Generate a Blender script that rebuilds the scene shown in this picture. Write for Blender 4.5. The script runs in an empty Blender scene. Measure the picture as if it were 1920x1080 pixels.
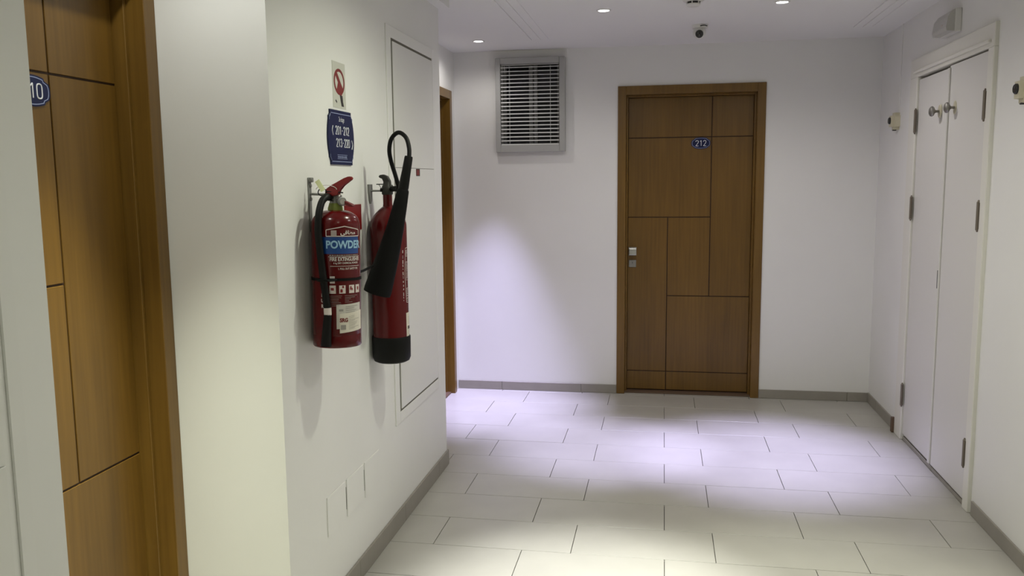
import bpy, bmesh, math, random
from mathutils import Vector, Matrix
random.seed(7)
PI = math.pi
SC = bpy.context.scene
COL = SC.collection

# ------------------------------------------------------------------ camera
CAM_H = 1.56325
Fv = Vector((-0.17515013, 0.97652835, -0.12535873))
Rv = Vector((0.9844645, 0.17530579, -0.00987575))
Uv = Vector((-0.01233217, 0.12514096, 0.99206233))
cd = bpy.data.cameras.new('camera')
cd.sensor_width = 36.0
cd.lens = 1585.41 / 1920 * 36.0
cd.clip_start = 0.02
cam = bpy.data.objects.new('camera', cd)
COL.objects.link(cam)
cam.matrix_world = Matrix(((Rv.x, Uv.x, -Fv.x, 0), (Rv.y, Uv.y, -Fv.y, 0), (Rv.z, Uv.z, -Fv.z, CAM_H), (0, 0, 0, 1)))
SC.camera = cam

# ------------------------------------------------------------------ world, exposure
w = bpy.data.worlds.new('world')
SC.world = w
w.use_nodes = True
w.node_tree.nodes['Background'].inputs[0].default_value = (0.9, 0.92, 1, 1)
w.node_tree.nodes['Background'].inputs[1].default_value = 0.02
vs = SC.view_settings
vs.view_transform = 'Standard'
vs.look = 'None'
vs.gamma = 1
vs.use_curve_mapping = False
vs.exposure = 0.0
# ceiling downlights: (x, y, beam watts, beam degrees, beam colour, spill watts, spill colour, lamp face, label)
LED = (0.64, 0.60, 1.0)
WHITE = (0.98, 1.0, 0.94)
SOFT = (1.0, 0.96, 0.92)
YEL = (0.96, 1.0, 0.80)
LAMPS = [(-0.338, 4.84, 400, 36, LED, 20, SOFT, 'lamp_cool', 'lit round recessed downlight left of the smoke detector'),
         (0.608, 4.83, 480, 44, LED, 20, SOFT, 'lamp_cool', 'lit round recessed downlight right of the smoke detector'),
         (-1.232, 5.69, 600, 44, LED, 7, SOFT, 'lamp_cool', 'lit round recessed downlight nearest the blind window'),
         (-0.250, 2.95, 470, 40, WHITE, 44, YEL, 'lamp_warm', 'round recessed downlight above the tiles beside the extinguisher wall'),
         (0.608, 2.95, 150, 50, YEL, 24, SOFT, 'lamp_warm', 'round recessed downlight above the near right-hand tiles'),
         (-1.270, 1.93, 350, 49, YEL, 15, WHITE, 'lamp_warm', 'round recessed downlight in the niche above door 210'),
         (0.135, 0.95, 100, 60, YEL, 14, YEL, 'lamp_warm', 'round recessed downlight just ahead of the viewer'),
         (0.135, -1.0, 100, 60, YEL, 20, YEL, 'lamp_warm', 'round recessed downlight behind the viewer')]

# ------------------------------------------------------------------ materials
def srgb(r, g, b):
    f = lambda c: (c / 255 / 12.92) if c / 255 <= 0.04045 else ((c / 255 + 0.055) / 1.055) ** 2.4
    return (f(r), f(g), f(b), 1)
MATS = {}
def mat(name, col, rough=0.5, metal=0.0, bump=0.0, bscale=60.0, var=0.0, vscale=3.0, spec=0.5, coat=0.0, emit=None, estr=0.0, trans=0.0):
    m = bpy.data.materials.new(name)
    m.use_nodes = True
    nt = m.node_tree
    b = nt.nodes['Principled BSDF']
    b.inputs['Base Color'].default_value = col
    b.inputs['Roughness'].default_value = rough
    b.inputs['Metallic'].default_value = metal
    b.inputs['Specular IOR Level'].default_value = spec
    b.inputs['Coat Weight'].default_value = coat
    b.inputs['Transmission Weight'].default_value = trans
    if emit:
        b.inputs['Emission Color'].default_value = emit
        b.inputs['Emission Strength'].default_value = estr
    tc = nt.nodes.new('ShaderNodeTexCoord')
    if var > 0:
        n = nt.nodes.new('ShaderNodeTexNoise')
        n.inputs['Scale'].default_value = vscale
        n.inputs['Detail'].default_value = 5
        r = nt.nodes.new('ShaderNodeValToRGB')
        r.color_ramp.elements[0].position = 0.3
        r.color_ramp.elements[1].position = 0.7
        r.color_ramp.elements[0].color = tuple(c * (1 - var) for c in col[:3]) + (1,)
        r.color_ramp.elements[1].color = tuple(min(1, c * (1 + var)) for c in col[:3]) + (1,)
        nt.links.new(tc.outputs['Object'], n.inputs['Vector'])
        nt.links.new(n.outputs['Fac'], r.inputs['Fac'])
        nt.links.new(r.outputs['Color'], b.inputs['Base Color'])
    if bump > 0:
        n2 = nt.nodes.new('ShaderNodeTexNoise')
        n2.inputs['Scale'].default_value = bscale
        n2.inputs['Detail'].default_value = 3
        bp = nt.nodes.new('ShaderNodeBump')
        bp.inputs['Strength'].default_value = bump
        bp.inputs['Distance'].default_value = 0.002
        nt.links.new(tc.outputs['Object'], n2.inputs['Vector'])
        nt.links.new(n2.outputs['Fac'], bp.inputs['Height'])
        nt.links.new(bp.outputs['Normal'], b.inputs['Normal'])
    MATS[name] = m
    return m

def wood_mat(name, c_dark, c_light, rough=0.35):
    m = bpy.data.materials.new(name)
    m.use_nodes = True
    nt = m.node_tree
    b = nt.nodes['Principled BSDF']
    b.inputs['Roughness'].default_value = rough
    tc = nt.nodes.new('ShaderNodeTexCoord')
    def noise(scale, vec_scale, detail):
        mp = nt.nodes.new('ShaderNodeMapping')
        mp.inputs['Scale'].default_value = vec_scale
        n = nt.nodes.new('ShaderNodeTexNoise')
        n.inputs['Scale'].default_value = scale
        n.inputs['Detail'].default_value = detail
        nt.links.new(tc.outputs['Object'], mp.inputs['Vector'])
        nt.links.new(mp.outputs['Vector'], n.inputs['Vector'])
        return n
    bands = noise(9.0, (1, 1, 0.06), 1)     # veneer strips
    grain = noise(70.0, (1, 1, 0.035), 4)   # fine grain
    cloud = noise(4.0, (1, 1, 0.4), 3)
    mx = nt.nodes.new('ShaderNodeMath'); mx.operation = 'MULTIPLY_ADD'
    mx.inputs[1].default_value = 0.45
    nt.links.new(grain.outputs['Fac'], mx.inputs[0])
    m2 = nt.nodes.new('ShaderNodeMath'); m2.operation = 'MULTIPLY'
    m2.inputs[1].default_value = 0.35
    nt.links.new(bands.outputs['Fac'], m2.inputs[0])
    nt.links.new(m2.outputs[0], mx.inputs[2])
    m3 = nt.nodes.new('ShaderNodeMath'); m3.operation = 'MULTIPLY_ADD'
    m3.inputs[1].default_value = 0.3
    nt.links.new(cloud.outputs['Fac'], m3.inputs[0])
    nt.links.new(mx.outputs[0], m3.inputs[2])
    r = nt.nodes.new('ShaderNodeValToRGB')
    r.color_ramp.elements[0].position = 0.38
    r.color_ramp.elements[1].position = 0.72
    r.color_ramp.elements[0].color = c_dark
    r.color_ramp.elements[1].color = c_light
    nt.links.new(m3.outputs[0], r.inputs['Fac'])
    nt.links.new(r.outputs['Color'], b.inputs['Base Color'])
    bp = nt.nodes.new('ShaderNodeBump')
    bp.inputs['Strength'].default_value = 0.08
    bp.inputs['Distance'].default_value = 0.001
    nt.links.new(grain.outputs['Fac'], bp.inputs['Height'])
    nt.links.new(bp.outputs['Normal'], b.inputs['Normal'])
    MATS[name] = m
    return m

mat('wall', (0.78, 0.775, 0.755, 1), 0.55, bump=0.12, bscale=35, var=0.02, vscale=2.0)
mat('ceiling', (0.78, 0.775, 0.76, 1), 0.7, bump=0.05, bscale=50)
mat('white_gloss', (0.76, 0.755, 0.73, 1), 0.35, bump=0.05, bscale=25)
mat('closet_frame', (0.74, 0.725, 0.67, 1), 0.4)
mat('tile', (0.43, 0.415, 0.38, 1), 0.34, bump=0.03, bscale=18, var=0.05, vscale=4.0)
mat('grout', srgb(70, 66, 58), 0.9)
mat('slab', (0.5, 0.49, 0.45, 1), 0.6)
mat('skirting', (0.29, 0.27, 0.235, 1), 0.45, var=0.05, vscale=8)
wood_mat('wood', srgb(92, 65, 20), srgb(118, 86, 32))
wood_mat('wood_frame', srgb(96, 68, 23), srgb(122, 91, 36))
mat('groove', srgb(52, 30, 12), 0.7)
mat('steel', (0.55, 0.55, 0.54, 1), 0.3, 1.0)
mat('steel_dull', (0.30, 0.29, 0.27, 1), 0.5, 1.0)
mat('zinc', (0.26, 0.26, 0.25, 1), 0.55, 0.5)
mat('cast_metal', (0.035, 0.034, 0.029, 1), 0.45, spec=0.25)
mat('bronze', (0.20, 0.17, 0.14, 1), 0.5, 0.6)
mat('red', srgb(84, 9, 11), 0.2, spec=0.35)
mat('red_dark', srgb(100, 14, 16), 0.4)
mat('red_plastic', srgb(124, 20, 20), 0.35)
mat('label_red', srgb(120, 22, 26), 0.4)
mat('label_blue', srgb(20, 64, 128), 0.4)
mat('print_pale', srgb(206, 196, 190), 0.5)
mat('print_grey', srgb(150, 146, 140), 0.5)
mat('print_sky', srgb(150, 190, 215), 0.5)
mat('paper', srgb(214, 208, 194), 0.6)
mat('paper_grey', srgb(196, 192, 184), 0.55)
mat('print_dark', srgb(48, 44, 44), 0.6)
mat('print_maroon', srgb(110, 20, 24), 0.6)
mat('rubber', srgb(13, 13, 12), 0.5, spec=0.2)
mat('rubber_matte', srgb(11, 11, 10), 0.7, spec=0.15)
mat('sign_blue', srgb(21, 29, 68), 0.4, spec=0.3)
mat('sign_line', srgb(150, 160, 196), 0.4)
mat('sign_white', srgb(235, 236, 240), 0.4)
mat('green_collar', srgb(120, 130, 50), 0.5)
mat('tag_paper', srgb(240, 245, 190), 0.6)
mat('clear_plate', srgb(200, 200, 190), 0.3)
mat('sticker_red', srgb(122, 40, 38), 0.5)
mat('recess_shade', srgb(104, 101, 90), 0.8)  # dark tone stands in for the shade inside the panel gaps
mat('closet_white', (0.67, 0.655, 0.63, 1), 0.4, bump=0.05, bscale=25)
mat('black', (0.012, 0.012, 0.012, 1), 0.4)
mat('lens', (0.02, 0.018, 0.018, 1), 0.12)
mat('plastic_white', (0.70, 0.69, 0.66, 1), 0.4)
mat('plastic_cream', srgb(202, 196, 172), 0.45)
mat('plastic_grey', srgb(186, 184, 180), 0.3)
mat('aluminium', (0.40, 0.40, 0.385, 1), 0.45)
mat('blind', (0.84, 0.84, 0.82, 1), 0.35)
mat('glass_dark', (0.015, 0.016, 0.018, 1), 0.1)
mat('mullion', (0.22, 0.22, 0.215, 1), 0.5)
mat('brown_stub', srgb(96, 76, 60), 0.6)
mat('lamp_cool', (1, 1, 1, 1), 0.5, emit=(0.97, 0.96, 1, 1), estr=14)
mat('lamp_warm', (1, 1, 1, 1), 0.5, emit=(1, 0.98, 0.88, 1), estr=14)

# ------------------------------------------------------------------ mesh helpers
def box(bm, x0, x1, y0, y1, z0, z1, bevel=0.0, seg=1):
    g = bmesh.ops.create_cube(bm, size=1.0)
    vv = g['verts']
    for v in vv:
        v.co = Vector(((x0 + x1) / 2 + v.co.x * (x1 - x0), (y0 + y1) / 2 + v.co.y * (y1 - y0), (z0 + z1) / 2 + v.co.z * (z1 - z0)))
    if bevel > 0:
        es = list({e for v in vv for e in v.link_edges})
        bmesh.ops.bevel(bm, geom=es, offset=bevel, segments=seg, affect='EDGES', profile=0.5)

def tube(bm, pts, rad, seg=12, caps=True):
    pts = [Vector(p) for p in pts]
    n = len(pts)
    if not isinstance(rad, (list, tuple)):
        rad = [rad] * n
    rings = []
    prev = None
    for i, p in enumerate(pts):
        t = (pts[min(i + 1, n - 1)] - pts[max(i - 1, 0)]).normalized()
        if prev is None:
            a = Vector((0, 0, 1)) if abs(t.z) < 0.9 else Vector((1, 0, 0))
            u = t.cross(a).normalized()
        else:
            u = (prev - t * prev.dot(t)).normalized()
        prev = u
        v = t.cross(u)
        rings.append([bm.verts.new(p + (u * math.cos(2 * PI * k / seg) + v * math.sin(2 * PI * k / seg)) * rad[i]) for k in range(seg)])
    for i in range(n - 1):
        for k in range(seg):
            bm.faces.new((rings[i][k], rings[i][(k + 1) % seg], rings[i + 1][(k + 1) % seg], rings[i + 1][k]))
    if caps:
        bm.faces.new(list(reversed(rings[0])))
        bm.faces.new(rings[-1])

def spline(pts, n=8):
    pts = [Vector(p) for p in pts]
    P = [pts[0] * 2 - pts[1]] + pts + [pts[-1] * 2 - pts[-2]]
    out = []
    for i in range(1, len(P) - 2):
        for k in range(n):
            t = k / n
            a, b, c, d = P[i - 1], P[i], P[i + 1], P[i + 2]
            out.append(0.5 * ((2 * b) + (c - a) * t + (2 * a - 5 * b + 4 * c - d) * t * t + (3 * b - a - 3 * c + d) * t ** 3))
    out.append(pts[-1])
    return out

def lathe(bm, prof, center=(0, 0, 0), axis='Z', seg=40):
    """prof: list of (radius, height)"""
    c = Vector(center)
    rings = []
    def place(r, h, a):
        x, y = r * math.cos(a), r * math.sin(a)
        if axis == 'Z': return c + Vector((x, y, h))
        if axis == 'X': return c + Vector((h, x, y))
        return c + Vector((y, h, x))
    for r, h in prof:
        if r < 1e-6:
            rings.append([bm.verts.new(place(0, h, 0))])
        else:
            rings.append([bm.verts.new(place(r, h, 2 * PI * k / seg)) for k in range(seg)])
    for A, B in zip(rings, rings[1:]):
        for k in range(seg):
            k2 = (k + 1) % seg
            if len(A) == 1 and len(B) == 1: continue
            if len(A) == 1: bm.faces.new((A[0], B[k2], B[k]))
            elif len(B) == 1: bm.faces.new((A[k], A[k2], B[0]))
            else: bm.faces.new((A[k], A[k2], B[k2], B[k]))

def prism(bm, pts, depth, to3d):
    """pts: 2D outline; to3d(u, v, d) -> 3D point; d from 0 to depth"""
    A = [bm.verts.new(to3d(u, v, 0)) for u, v in pts]
    B = [bm.verts.new(to3d(u, v, depth)) for u, v in pts]
    n = len(pts)
    for i in range(n):
        bm.faces.new((A[i], A[(i + 1) % n], B[(i + 1) % n], B[i]))
    bm.faces.new(list(reversed(A)))
    bm.faces.new(B)

def ring_prism(bm, pts, inner, depth, to3d):
    n = len(pts)
    V = [[bm.verts.new(to3d(u, v, d)) for u, v in q] for q in (pts, inner) for d in (0, depth)]
    for i in range(n):
        j = (i + 1) % n
        bm.faces.new((V[1][i], V[1][j], V[3][j], V[3][i]))
        bm.faces.new((V[0][i], V[0][j], V[1][j], V[1][i]))
        bm.faces.new((V[3][i], V[3][j], V[2][j], V[2][i]))

ORG = {}
def obj(name, bm, m, parent=None, smooth=False, world=True):
    """world=True: bm is in world coordinates and is shifted to the (unrotated) parent's origin"""
    if isinstance(bm, bpy.types.Mesh):
        me = bm
    else:
        if world and parent is not None:
            bmesh.ops.translate(bm, verts=bm.verts, vec=-ORG[parent.name])
        bmesh.ops.recalc_face_normals(bm, faces=bm.faces)
        me = bpy.data.meshes.new(name)
        bm.to_mesh(me)
        bm.free()
    if not me.materials:
        me.materials.append(MATS[m])
    o = bpy.data.objects.new(name, me)
    COL.objects.link(o)
    if parent is not None:
        o.parent = parent
        ORG[o.name] = ORG[parent.name]
    else:
        ORG[o.name] = Vector((0, 0, 0))
    if smooth:
        for p in me.polygons: p.use_smooth = True
        try: me.set_sharp_from_angle(angle=math.radians(40))
        except Exception: pass
    return o

def tag(o, label=None, cat=None, group=None, kind=None):
    if label: o['label'] = label
    if cat: o['category'] = cat
    if group: o['group'] = group
    if kind: o['kind'] = kind
    return o

def thing(name, label, cat, loc, rotz=0.0, group=None, kind=None):
    o = bpy.data.objects.new(name, None)
    o.empty_display_size = 0.05
    COL.objects.link(o)
    o.location = loc
    o.rotation_euler = (0, 0, rotz)
    ORG[o.name] = Vector(loc)
    return tag(o, label, cat, group, kind)

def B(*boxes, bevel=0.0, seg=1):
    bm = bmesh.new()
    for b in boxes: box(bm, *b, bevel=bevel, seg=seg)
    return bm

def text_bm(body, size, xs=1.0, bold=0.0, align='CENTER', depth=0.0):
    """text as bmesh in its own (x, y) plane, height = size for capitals"""
    c = bpy.data.curves.new('t', 'FONT')
    c.body = body
    c.size = size / 0.7
    c.align_x = align
    c.align_y = 'CENTER'
    c.offset = bold
    c.extrude = depth
    c.resolution_u = 3
    o = bpy.data.objects.new('t', c)
    COL.objects.link(o)
    bpy.context.view_layer.update()
    me = bpy.data.meshes.new_from_object(o.evaluated_get(bpy.context.evaluated_depsgraph_get()))
    bm = bmesh.new()
    bm.from_mesh(me)
    bpy.data.objects.remove(o)
    bpy.data.curves.remove(c)
    bpy.data.meshes.remove(me)
    for v in bm.verts: v.co.x *= xs
    return bm

def join_bm(dst, src):
    me = bpy.data.meshes.new('tmp')
    src.to_mesh(me)
    dst.from_mesh(me)
    src.free()
    bpy.data.meshes.remove(me)

# ------------------------------------------------------------------ the setting
XL, XR, H, YB = -1.171, 1.434, 2.495, 6.15
T = 0.25
YN, YC1, YC2 = 1.437, 2.4265, 4.422      # niche start, pier start, pier end
XN, XF = -1.542, -1.521                   # niche wall face, far left wall face

def structure(name, bm, m, label, cat='wall'):
    return tag(obj(name, bm, m), label, cat, kind='structure')

# floor: slab + tiles laid in third-bond
fl = thing('floor', 'pale beige rectangular floor tiles laid in staggered rows', 'floor', (0, 0, 0), kind='structure')
obj('floor_slab', B((-2.2, 1.8, -3.3, 6.5, -0.14, -0.010)), 'grout', fl)
LX, WY = 0.6, 0.3013
gap = 0.0028
tile_bm = B((-LX / 2 + gap / 2, LX / 2 - gap / 2, -WY / 2 + gap / 2, WY / 2 - gap / 2, -0.010, 0.0), bevel=0.0008)
bmesh.ops.recalc_face_normals(tile_bm, faces=tile_bm.faces)
tile_me = bpy.data.meshes.new('tile')
tile_bm.to_mesh(tile_me); tile_bm.free()
tile_me.materials.append(MATS['tile'])
for r in range(-2, 31):
    yc = 5.8054 - WY * (r + 0.5)
    xo = 0.0217 if r % 2 == 0 else 0.2308
    for c in range(-5, 4):
        xc = xo + LX * (c + 0.5)
        if xc + 0.3 < -1.62 or xc - 0.3 > XR: continue
        if yc < 1.4 and xc + 0.3 < XL: continue
        o = bpy.data.objects.new('floor_tile', tile_me)
        COL.objects.link(o)
        o.parent = fl
        o.location = (xc, yc, random.uniform(-0.0006, 0.0))

# ceiling
ce = structure('ceiling', B((-2.2, 1.8, -3.3, 6.5, H, H + 0.12)), 'ceiling', 'flat white painted ceiling with recessed downlights', 'ceiling')
# stepped plaster moulding framing the ceiling field
for n, xs_ in (('trim_1', (-0.925, -0.866, -0.811)), ('trim_3', (1.150, 1.205, 1.262))):
    tr = thing(n, 'white stepped plaster moulding on the ceiling, ' + ('left of the downlights' if n == 'trim_1' else 'beside the right-hand wall'), 'trim', (0, 0, H), kind='structure')
    for x_, h_ in zip(xs_, (0.006, 0.004, 0.003)):
        obj('moulding_strip', B((x_, x_ + 0.050, -3.0, 5.72, H - h_, H + 0.001), bevel=0.0015), 'ceiling', tr)
structure('trim_2', B((XL - 0.02, XL + 0.062, YC1, YC2 - 0.004, 2.458, H + 0.001)), 'ceiling', 'small white cornice at the top of the extinguisher wall', 'trim')

# walls
structure('wall_left', B((-2.1, XL, YC1, YC2, 0, H)), 'wall', 'white pier wall carrying the fire extinguishers and blue sign')
structure('wall_left_near', B((-2.1, XL, -3.1, YN, 0, H)), 'wall', 'white wall at the left edge in front of the wooden door 210')
structure('wall_left_niche', B((-2.1, XN, YN, YC1, 2.215, H)), 'wall', 'white wall above the recessed wooden door 210')
structure('wall_left_far', B((-2.1, XF, YC2, 5.025, 0, H), (-2.1, XF, 6.035, YB + T, 0, H), (-2.1, XF, 5.025, 6.035, 2.205, H)), 'wall', 'white wall beyond the pier around the half-hidden wooden door')
structure('wall_back', B((XF, -1.172, YB, YB + T, 0, H), (-1.172, -0.746, YB, YB + T, 0, 1.822), (-1.172, -0.746, YB, YB + T, 2.400, H),
                         (-0.746, -0.324, YB, YB + T, 0, H), (-0.324, 0.685, YB, YB + T, 2.214, H), (0.685, XR, YB, YB + T, 0, H)), 'wall', 'white end wall with the blind window and door 212')
structure('wall_right', B((XR, XR + T, -3.1, 4.115, 0, H), (XR, XR + T, 5.40, YB + T, 0, H), (XR, XR + T, 4.115, 5.40, 2.236, H), (XR + 0.16, XR + T, 4.115, 5.40, 0, 2.236)), 'wall', 'white right-hand wall around the double cupboard doors')
structure('wall_rear', B((-2.1, XR + T, -3.3, -3.1, 0, H)), 'wall', 'white wall closing the corridor behind the viewer')

# skirting (separate tile pieces)
def skirting(name, label, pieces):
    p = thing(name, label, 'skirting', (0, 0, 0), kind='structure')
    for q in pieces:
        obj('skirting_tile', B(q, bevel=0.0012), 'skirting', p)
    return p
def run(a, b, first, step=0.6):
    cuts = [a]
    x = first
    while x < b - 0.02:
        if x > a + 0.02: cuts.append(x)
        x += step
    cuts.append(b)
    return [(u + 0.0007, v - 0.0007) for u, v in zip(cuts, cuts[1:])]
skirting('baseboard_back', 'greige tile skirting along the end wall beside door 212',
         [(a, b, YB - 0.012, YB, 0.0005, 0.064) for a, b in run(XF, -0.328, -1.186)] + [(a, b, YB - 0.012, YB, 0.0005, 0.064) for a, b in run(0.690, XR, 1.29)])
skirting('baseboard_right', 'greige tile skirting at the foot of the right-hand wall',
         [(XR - 0.010, XR, a, b, 0.0005, 0.068) for a, b in run(-3.1, 4.09, 0.5)] + [(XR - 0.010, XR, a, b, 0.0005, 0.068) for a, b in run(5.43, YB - 0.013, 5.9)])
skirting('baseboard_left', 'greige tile skirting at the foot of the extinguisher wall',
         [(XL, XL + 0.010, a, b, 0.0005, 0.084) for a, b in run(YC1, YC2, 3.02)] + [(XF, XL + 0.010, YC2, YC2 + 0.010, 0.0005, 0.084)])
skirting('baseboard_left_near', 'greige tile skirting at the foot of the nearest left wall',
         [(XL, XL + 0.010, a, b, 0.0005, 0.084) for a, b in run(-3.1, YN, 0.2)])
skirting('baseboard_left_far', 'short greige tile skirting between the pier and the half-hidden door',
         [(XF, XF + 0.010, a, b, 0.0005, 0.064) for a, b in run(YC2 + 0.011, 5.02, 4.9)])

# ------------------------------------------------------------------ wooden doors
def wooden_door(name, label, loc, rotz, width, lock=True, ztop=2.22):
    """local: x along the wall, -y out of the wall, casing face at y = 0"""
    d = thing(name, label, 'door', loc, rotz, kind='structure')
    a = width / 2
    ci = a - 0.058            # casing inner edge
    le = ci - 0.013           # leaf visible edge
    zc = ztop - 0.060
    zl = zc - 0.014
    L = lambda n, bm, m, p=d, smooth=False: obj(n, bm, m, p, smooth, world=False)
    for s in (-1, 1):
        x0, x1 = sorted((s * ci, s * a))
        L('door_casing', B((x0, x1, 0, 0.16, 0.0, ztop), bevel=0.002), 'wood_frame')
        x0, x1 = sorted((s * le, s * ci))
        L('door_jamb', B((x0, x1, 0.058, 0.16, 0.0, zc), bevel=0.0015), 'wood_frame')
    L('door_head_casing', B((-ci, ci, 0, 0.16, zc, ztop - 0.0), bevel=0.002), 'wood_frame')
    L('door_head_jamb', B((-le, le, 0.058, 0.16, zl, zc), bevel=0.0015), 'wood_frame')
    L('threshold', B((-ci, ci, 0.03, 0.16, 0.0, 0.010), bevel=0.001), 'brown_stub')
    L('door_core', B((-le + 0.0005, le - 0.0005, 0.1045, 0.145, 0.016, zl - 0.0005)), 'groove')
    v1 = le - 0.2845
    v2 = le - 0.585
    g1, g2, g3, g4 = 1.862, 1.293, 0.720, 0.155
    z0, z1 = 0.018, zl - 0.002
    e0, e1 = -le + 0.002, le - 0.002
    panels = [(e0, v1, g1, z1), (v1, e1, g1, z1), (v1, e1, g3, g1), (e0, v1, g2, g1), (e0, v2, g4, g2), (v2, v1, g3, g2),
              (v2, e1, g4, g3), (e0, v2, z0, g4), (v2, e1, z0, g4)]
    k = 0.0032
    for (x0, x1, za, zb) in panels:
        L('door_panel', B((x0 + (k if x0 != e0 else 0), x1 - (k if x1 != e1 else 0), 0.100, 0.106, za + (k if za != z0 else 0), zb - (k if zb != z1 else 0)), bevel=0.001), 'wood')
    if lock:
        x = -le + 0.036
        lp = L('lock_escutcheon', B((x - 0.029, x + 0.029, 0.090, 0.100, 1.014, 1.076), bevel=0.002), 'steel')
        lh = L('door_handle', B((x - 0.026, x + 0.030, 0.048, 0.062, 1.022, 1.070), bevel=0.004, seg=2), 'steel')
        L('handle_neck', B((x - 0.010, x + 0.012, 0.06, 0.092, 1.036, 1.056), bevel=0.003), 'steel', lh)
        l2 = L('cylinder_escutcheon', B((x - 0.027, x + 0.027, 0.093, 0.100, 0.928, 0.982), bevel=0.002), 'steel_dull')
        bm = bmesh.new(); lathe(bm, [(0, 0.089), (0.009, 0.089), (0.009, 0.0935)], (x, 0, 0.962), 'Y', 20)
        L('key_cylinder', bm, 'steel_dull', l2, True)
        L('key_slot', B((x - 0.0015, x + 0.0015, 0.0882, 0.0895, 0.956, 0.968)), 'black', l2)
    return d
wooden_door('door_1', 'closed wooden room door numbered 212 on the end wall', (0.1805, 6.138, 0), 0, 1.013)
wooden_door('door_2', 'closed wooden room door ending in 10 recessed at left edge', (-1.530, (YN + YC1) / 2, 0), PI / 2, YC1 - YN - 0.001)
wooden_door('door_3', 'wooden door mostly hidden behind the extinguisher pier', (-1.509, 5.530, 0), PI / 2, 1.013, ztop=2.21)

# ------------------------------------------------------------------ white double cupboard door on the right wall
cl = thing('door_4', 'white painted double cupboard door with round knobs and hinges', 'door', (XR, 4.757, 0), kind='structure')
fx0, fx1 = XR - 0.018, XR + 0.06
for (a, b) in ((4.115, 4.182), (5.262, 5.400)):
    obj('door_casing', B((fx0, fx1, a, b, 0.0, 2.130), bevel=0.003), 'closet_frame', cl)
obj('door_head_casing', B((fx0, fx1, 4.115, 5.400, 2.130, 2.236), bevel=0.003), 'closet_frame', cl)
obj('head_bead', B((fx0 - 0.014, fx0 + 0.002, 4.150, 5.300, 2.150, 2.166), bevel=0.003), 'closet_frame', cl)
obj('threshold', B((XR - 0.004, XR + 0.06, 4.182, 5.262, 0.0, 0.022), bevel=0.002), 'skirting', cl)
leaves = []
for (a, b, xo) in ((4.185, 4.712, -0.012), (4.722, 5.258, -0.006)):
    lf = obj('door_leaf', B((XR + xo, XR + xo + 0.035, a, b, 0.036, 2.121 if b < 5 else 2.114), bevel=0.003, seg=2), 'closet_white', cl)
    leaves.append(lf)
obj('meeting_strip', B((XR - 0.022, XR - 0.011, 4.694, 4.722, 0.040, 2.110), bevel=0.003), 'closet_white', leaves[0])
obj('closet_interior', B((XR + 0.075, XR + 0.10, 4.182, 5.262, 0.0, 2.13)), 'black', cl)
for y, zs, lf in ((5.258, (1.881, 1.386, 0.275), leaves[1]), (4.186, (1.882, 1.384, 0.266), leaves[0])):
    for z in zs:
        bm = bmesh.new()
        lathe(bm, [(0, -0.074), (0.0035, -0.072), (0.005, -0.066), (0.0078, -0.063), (0.0078, 0.063), (0.005, 0.066), (0.0035, 0.072), (0, 0.074)], (XR - 0.020, y, z), 'Z', 16)
        box(bm, XR - 0.0185, XR - 0.016, y - 0.013, y + 0.013, z - 0.060, z + 0.060)
        obj('hinge', bm, 'bronze', lf, True)
for y, z, lf in ((4.845, 1.905, leaves[1]), (4.603, 1.905, leaves[0])):
    bm = bmesh.new()
    lathe(bm, [(0, -0.004), (0.021, -0.004), (0.024, 0.004), (0.0, 0.006)], (XR - 0.012, y, z), 'X', 24)
    for v in bm.verts:
        v.co.z = z + (v.co.z - z) * 1.5
    pl = obj('knob_rose', bm, 'plastic_cream', lf, True)
    bm = bmesh.new()
    lathe(bm, [(0, -0.064), (0.016, -0.063), (0.025, -0.057), (0.027, -0.050), (0.023, -0.043), (0.010, -0.037), (0.0065, -0.030), (0.0065, -0.012)], (XR, y, z), 'X', 28)
    obj('knob', bm, 'steel_dull', lf, True)
bm = bmesh.new(); box(bm, XR - 0.0225, XR - 0.0215, 4.702, 4.712, 0.985, 1.080)
obj('key_slot', bm, 'black', leaves[0])
stub = tag(obj('door_stop', B((XR - 0.032, XR - 0.0105, 5.400, 5.432, 0.001, 0.094), bevel=0.003), 'brown_stub'), 'small brown stub at the skirting end beside the cupboard door', 'door stop')

# ------------------------------------------------------------------ window with blind
wn = thing('window_1', 'small grey framed window with closed white venetian blind', 'window', (-0.958, 6.105, 1.772), kind='structure')
wx0, wx1, wz0, wz1 = -1.209, -0.702, 1.772, 2.443
ox0, ox1, oz0, oz1 = -1.173, -0.744, 1.822, 2.400
fy0, fy1 = 6.100, 6.1495
k = 6.100 / 6.138
def sc(x): return x * k
def sz(z): return CAM_H + (z - CAM_H) * k
wx0, wx1, ox0f, ox1f = map(sc, (wx0, wx1, ox0, ox1))
wz0, wz1, oz0f, oz1f = map(sz, (wz0, wz1, oz0, oz1))
obj('window_frame', B((wx0, ox0f, fy0, fy1, wz0, wz1), bevel=0.003), 'aluminium', wn)
obj('window_frame', B((ox1f, wx1, fy0, fy1, wz0, wz1), bevel=0.003), 'aluminium', wn)
obj('window_frame', B((ox0f, ox1f, fy0, fy1, oz1f, wz1), bevel=0.003), 'aluminium', wn)
obj('window_frame', B((ox0f, ox1f, fy0, fy1, wz0, oz0f), bevel=0.003), 'aluminium', wn)
obj('window_pane', B((-1.171, -0.963, 6.262, 6.268, 1.823, 2.399)), 'glass_dark', wn)
obj('window_pane', B((-0.945, -0.747, 6.250, 6.256, 1.823, 2.399)), 'glass_dark', wn)
obj('window_mullion', B((-0.978, -0.948, 6.235, 6.275, 1.823, 2.399), bevel=0.002), 'mullion', wn)
obj('window_mullion', B((-0.940, -0.915, 6.225, 6.250, 1.823, 2.399), bevel=0.002), 'mullion', wn)
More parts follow.
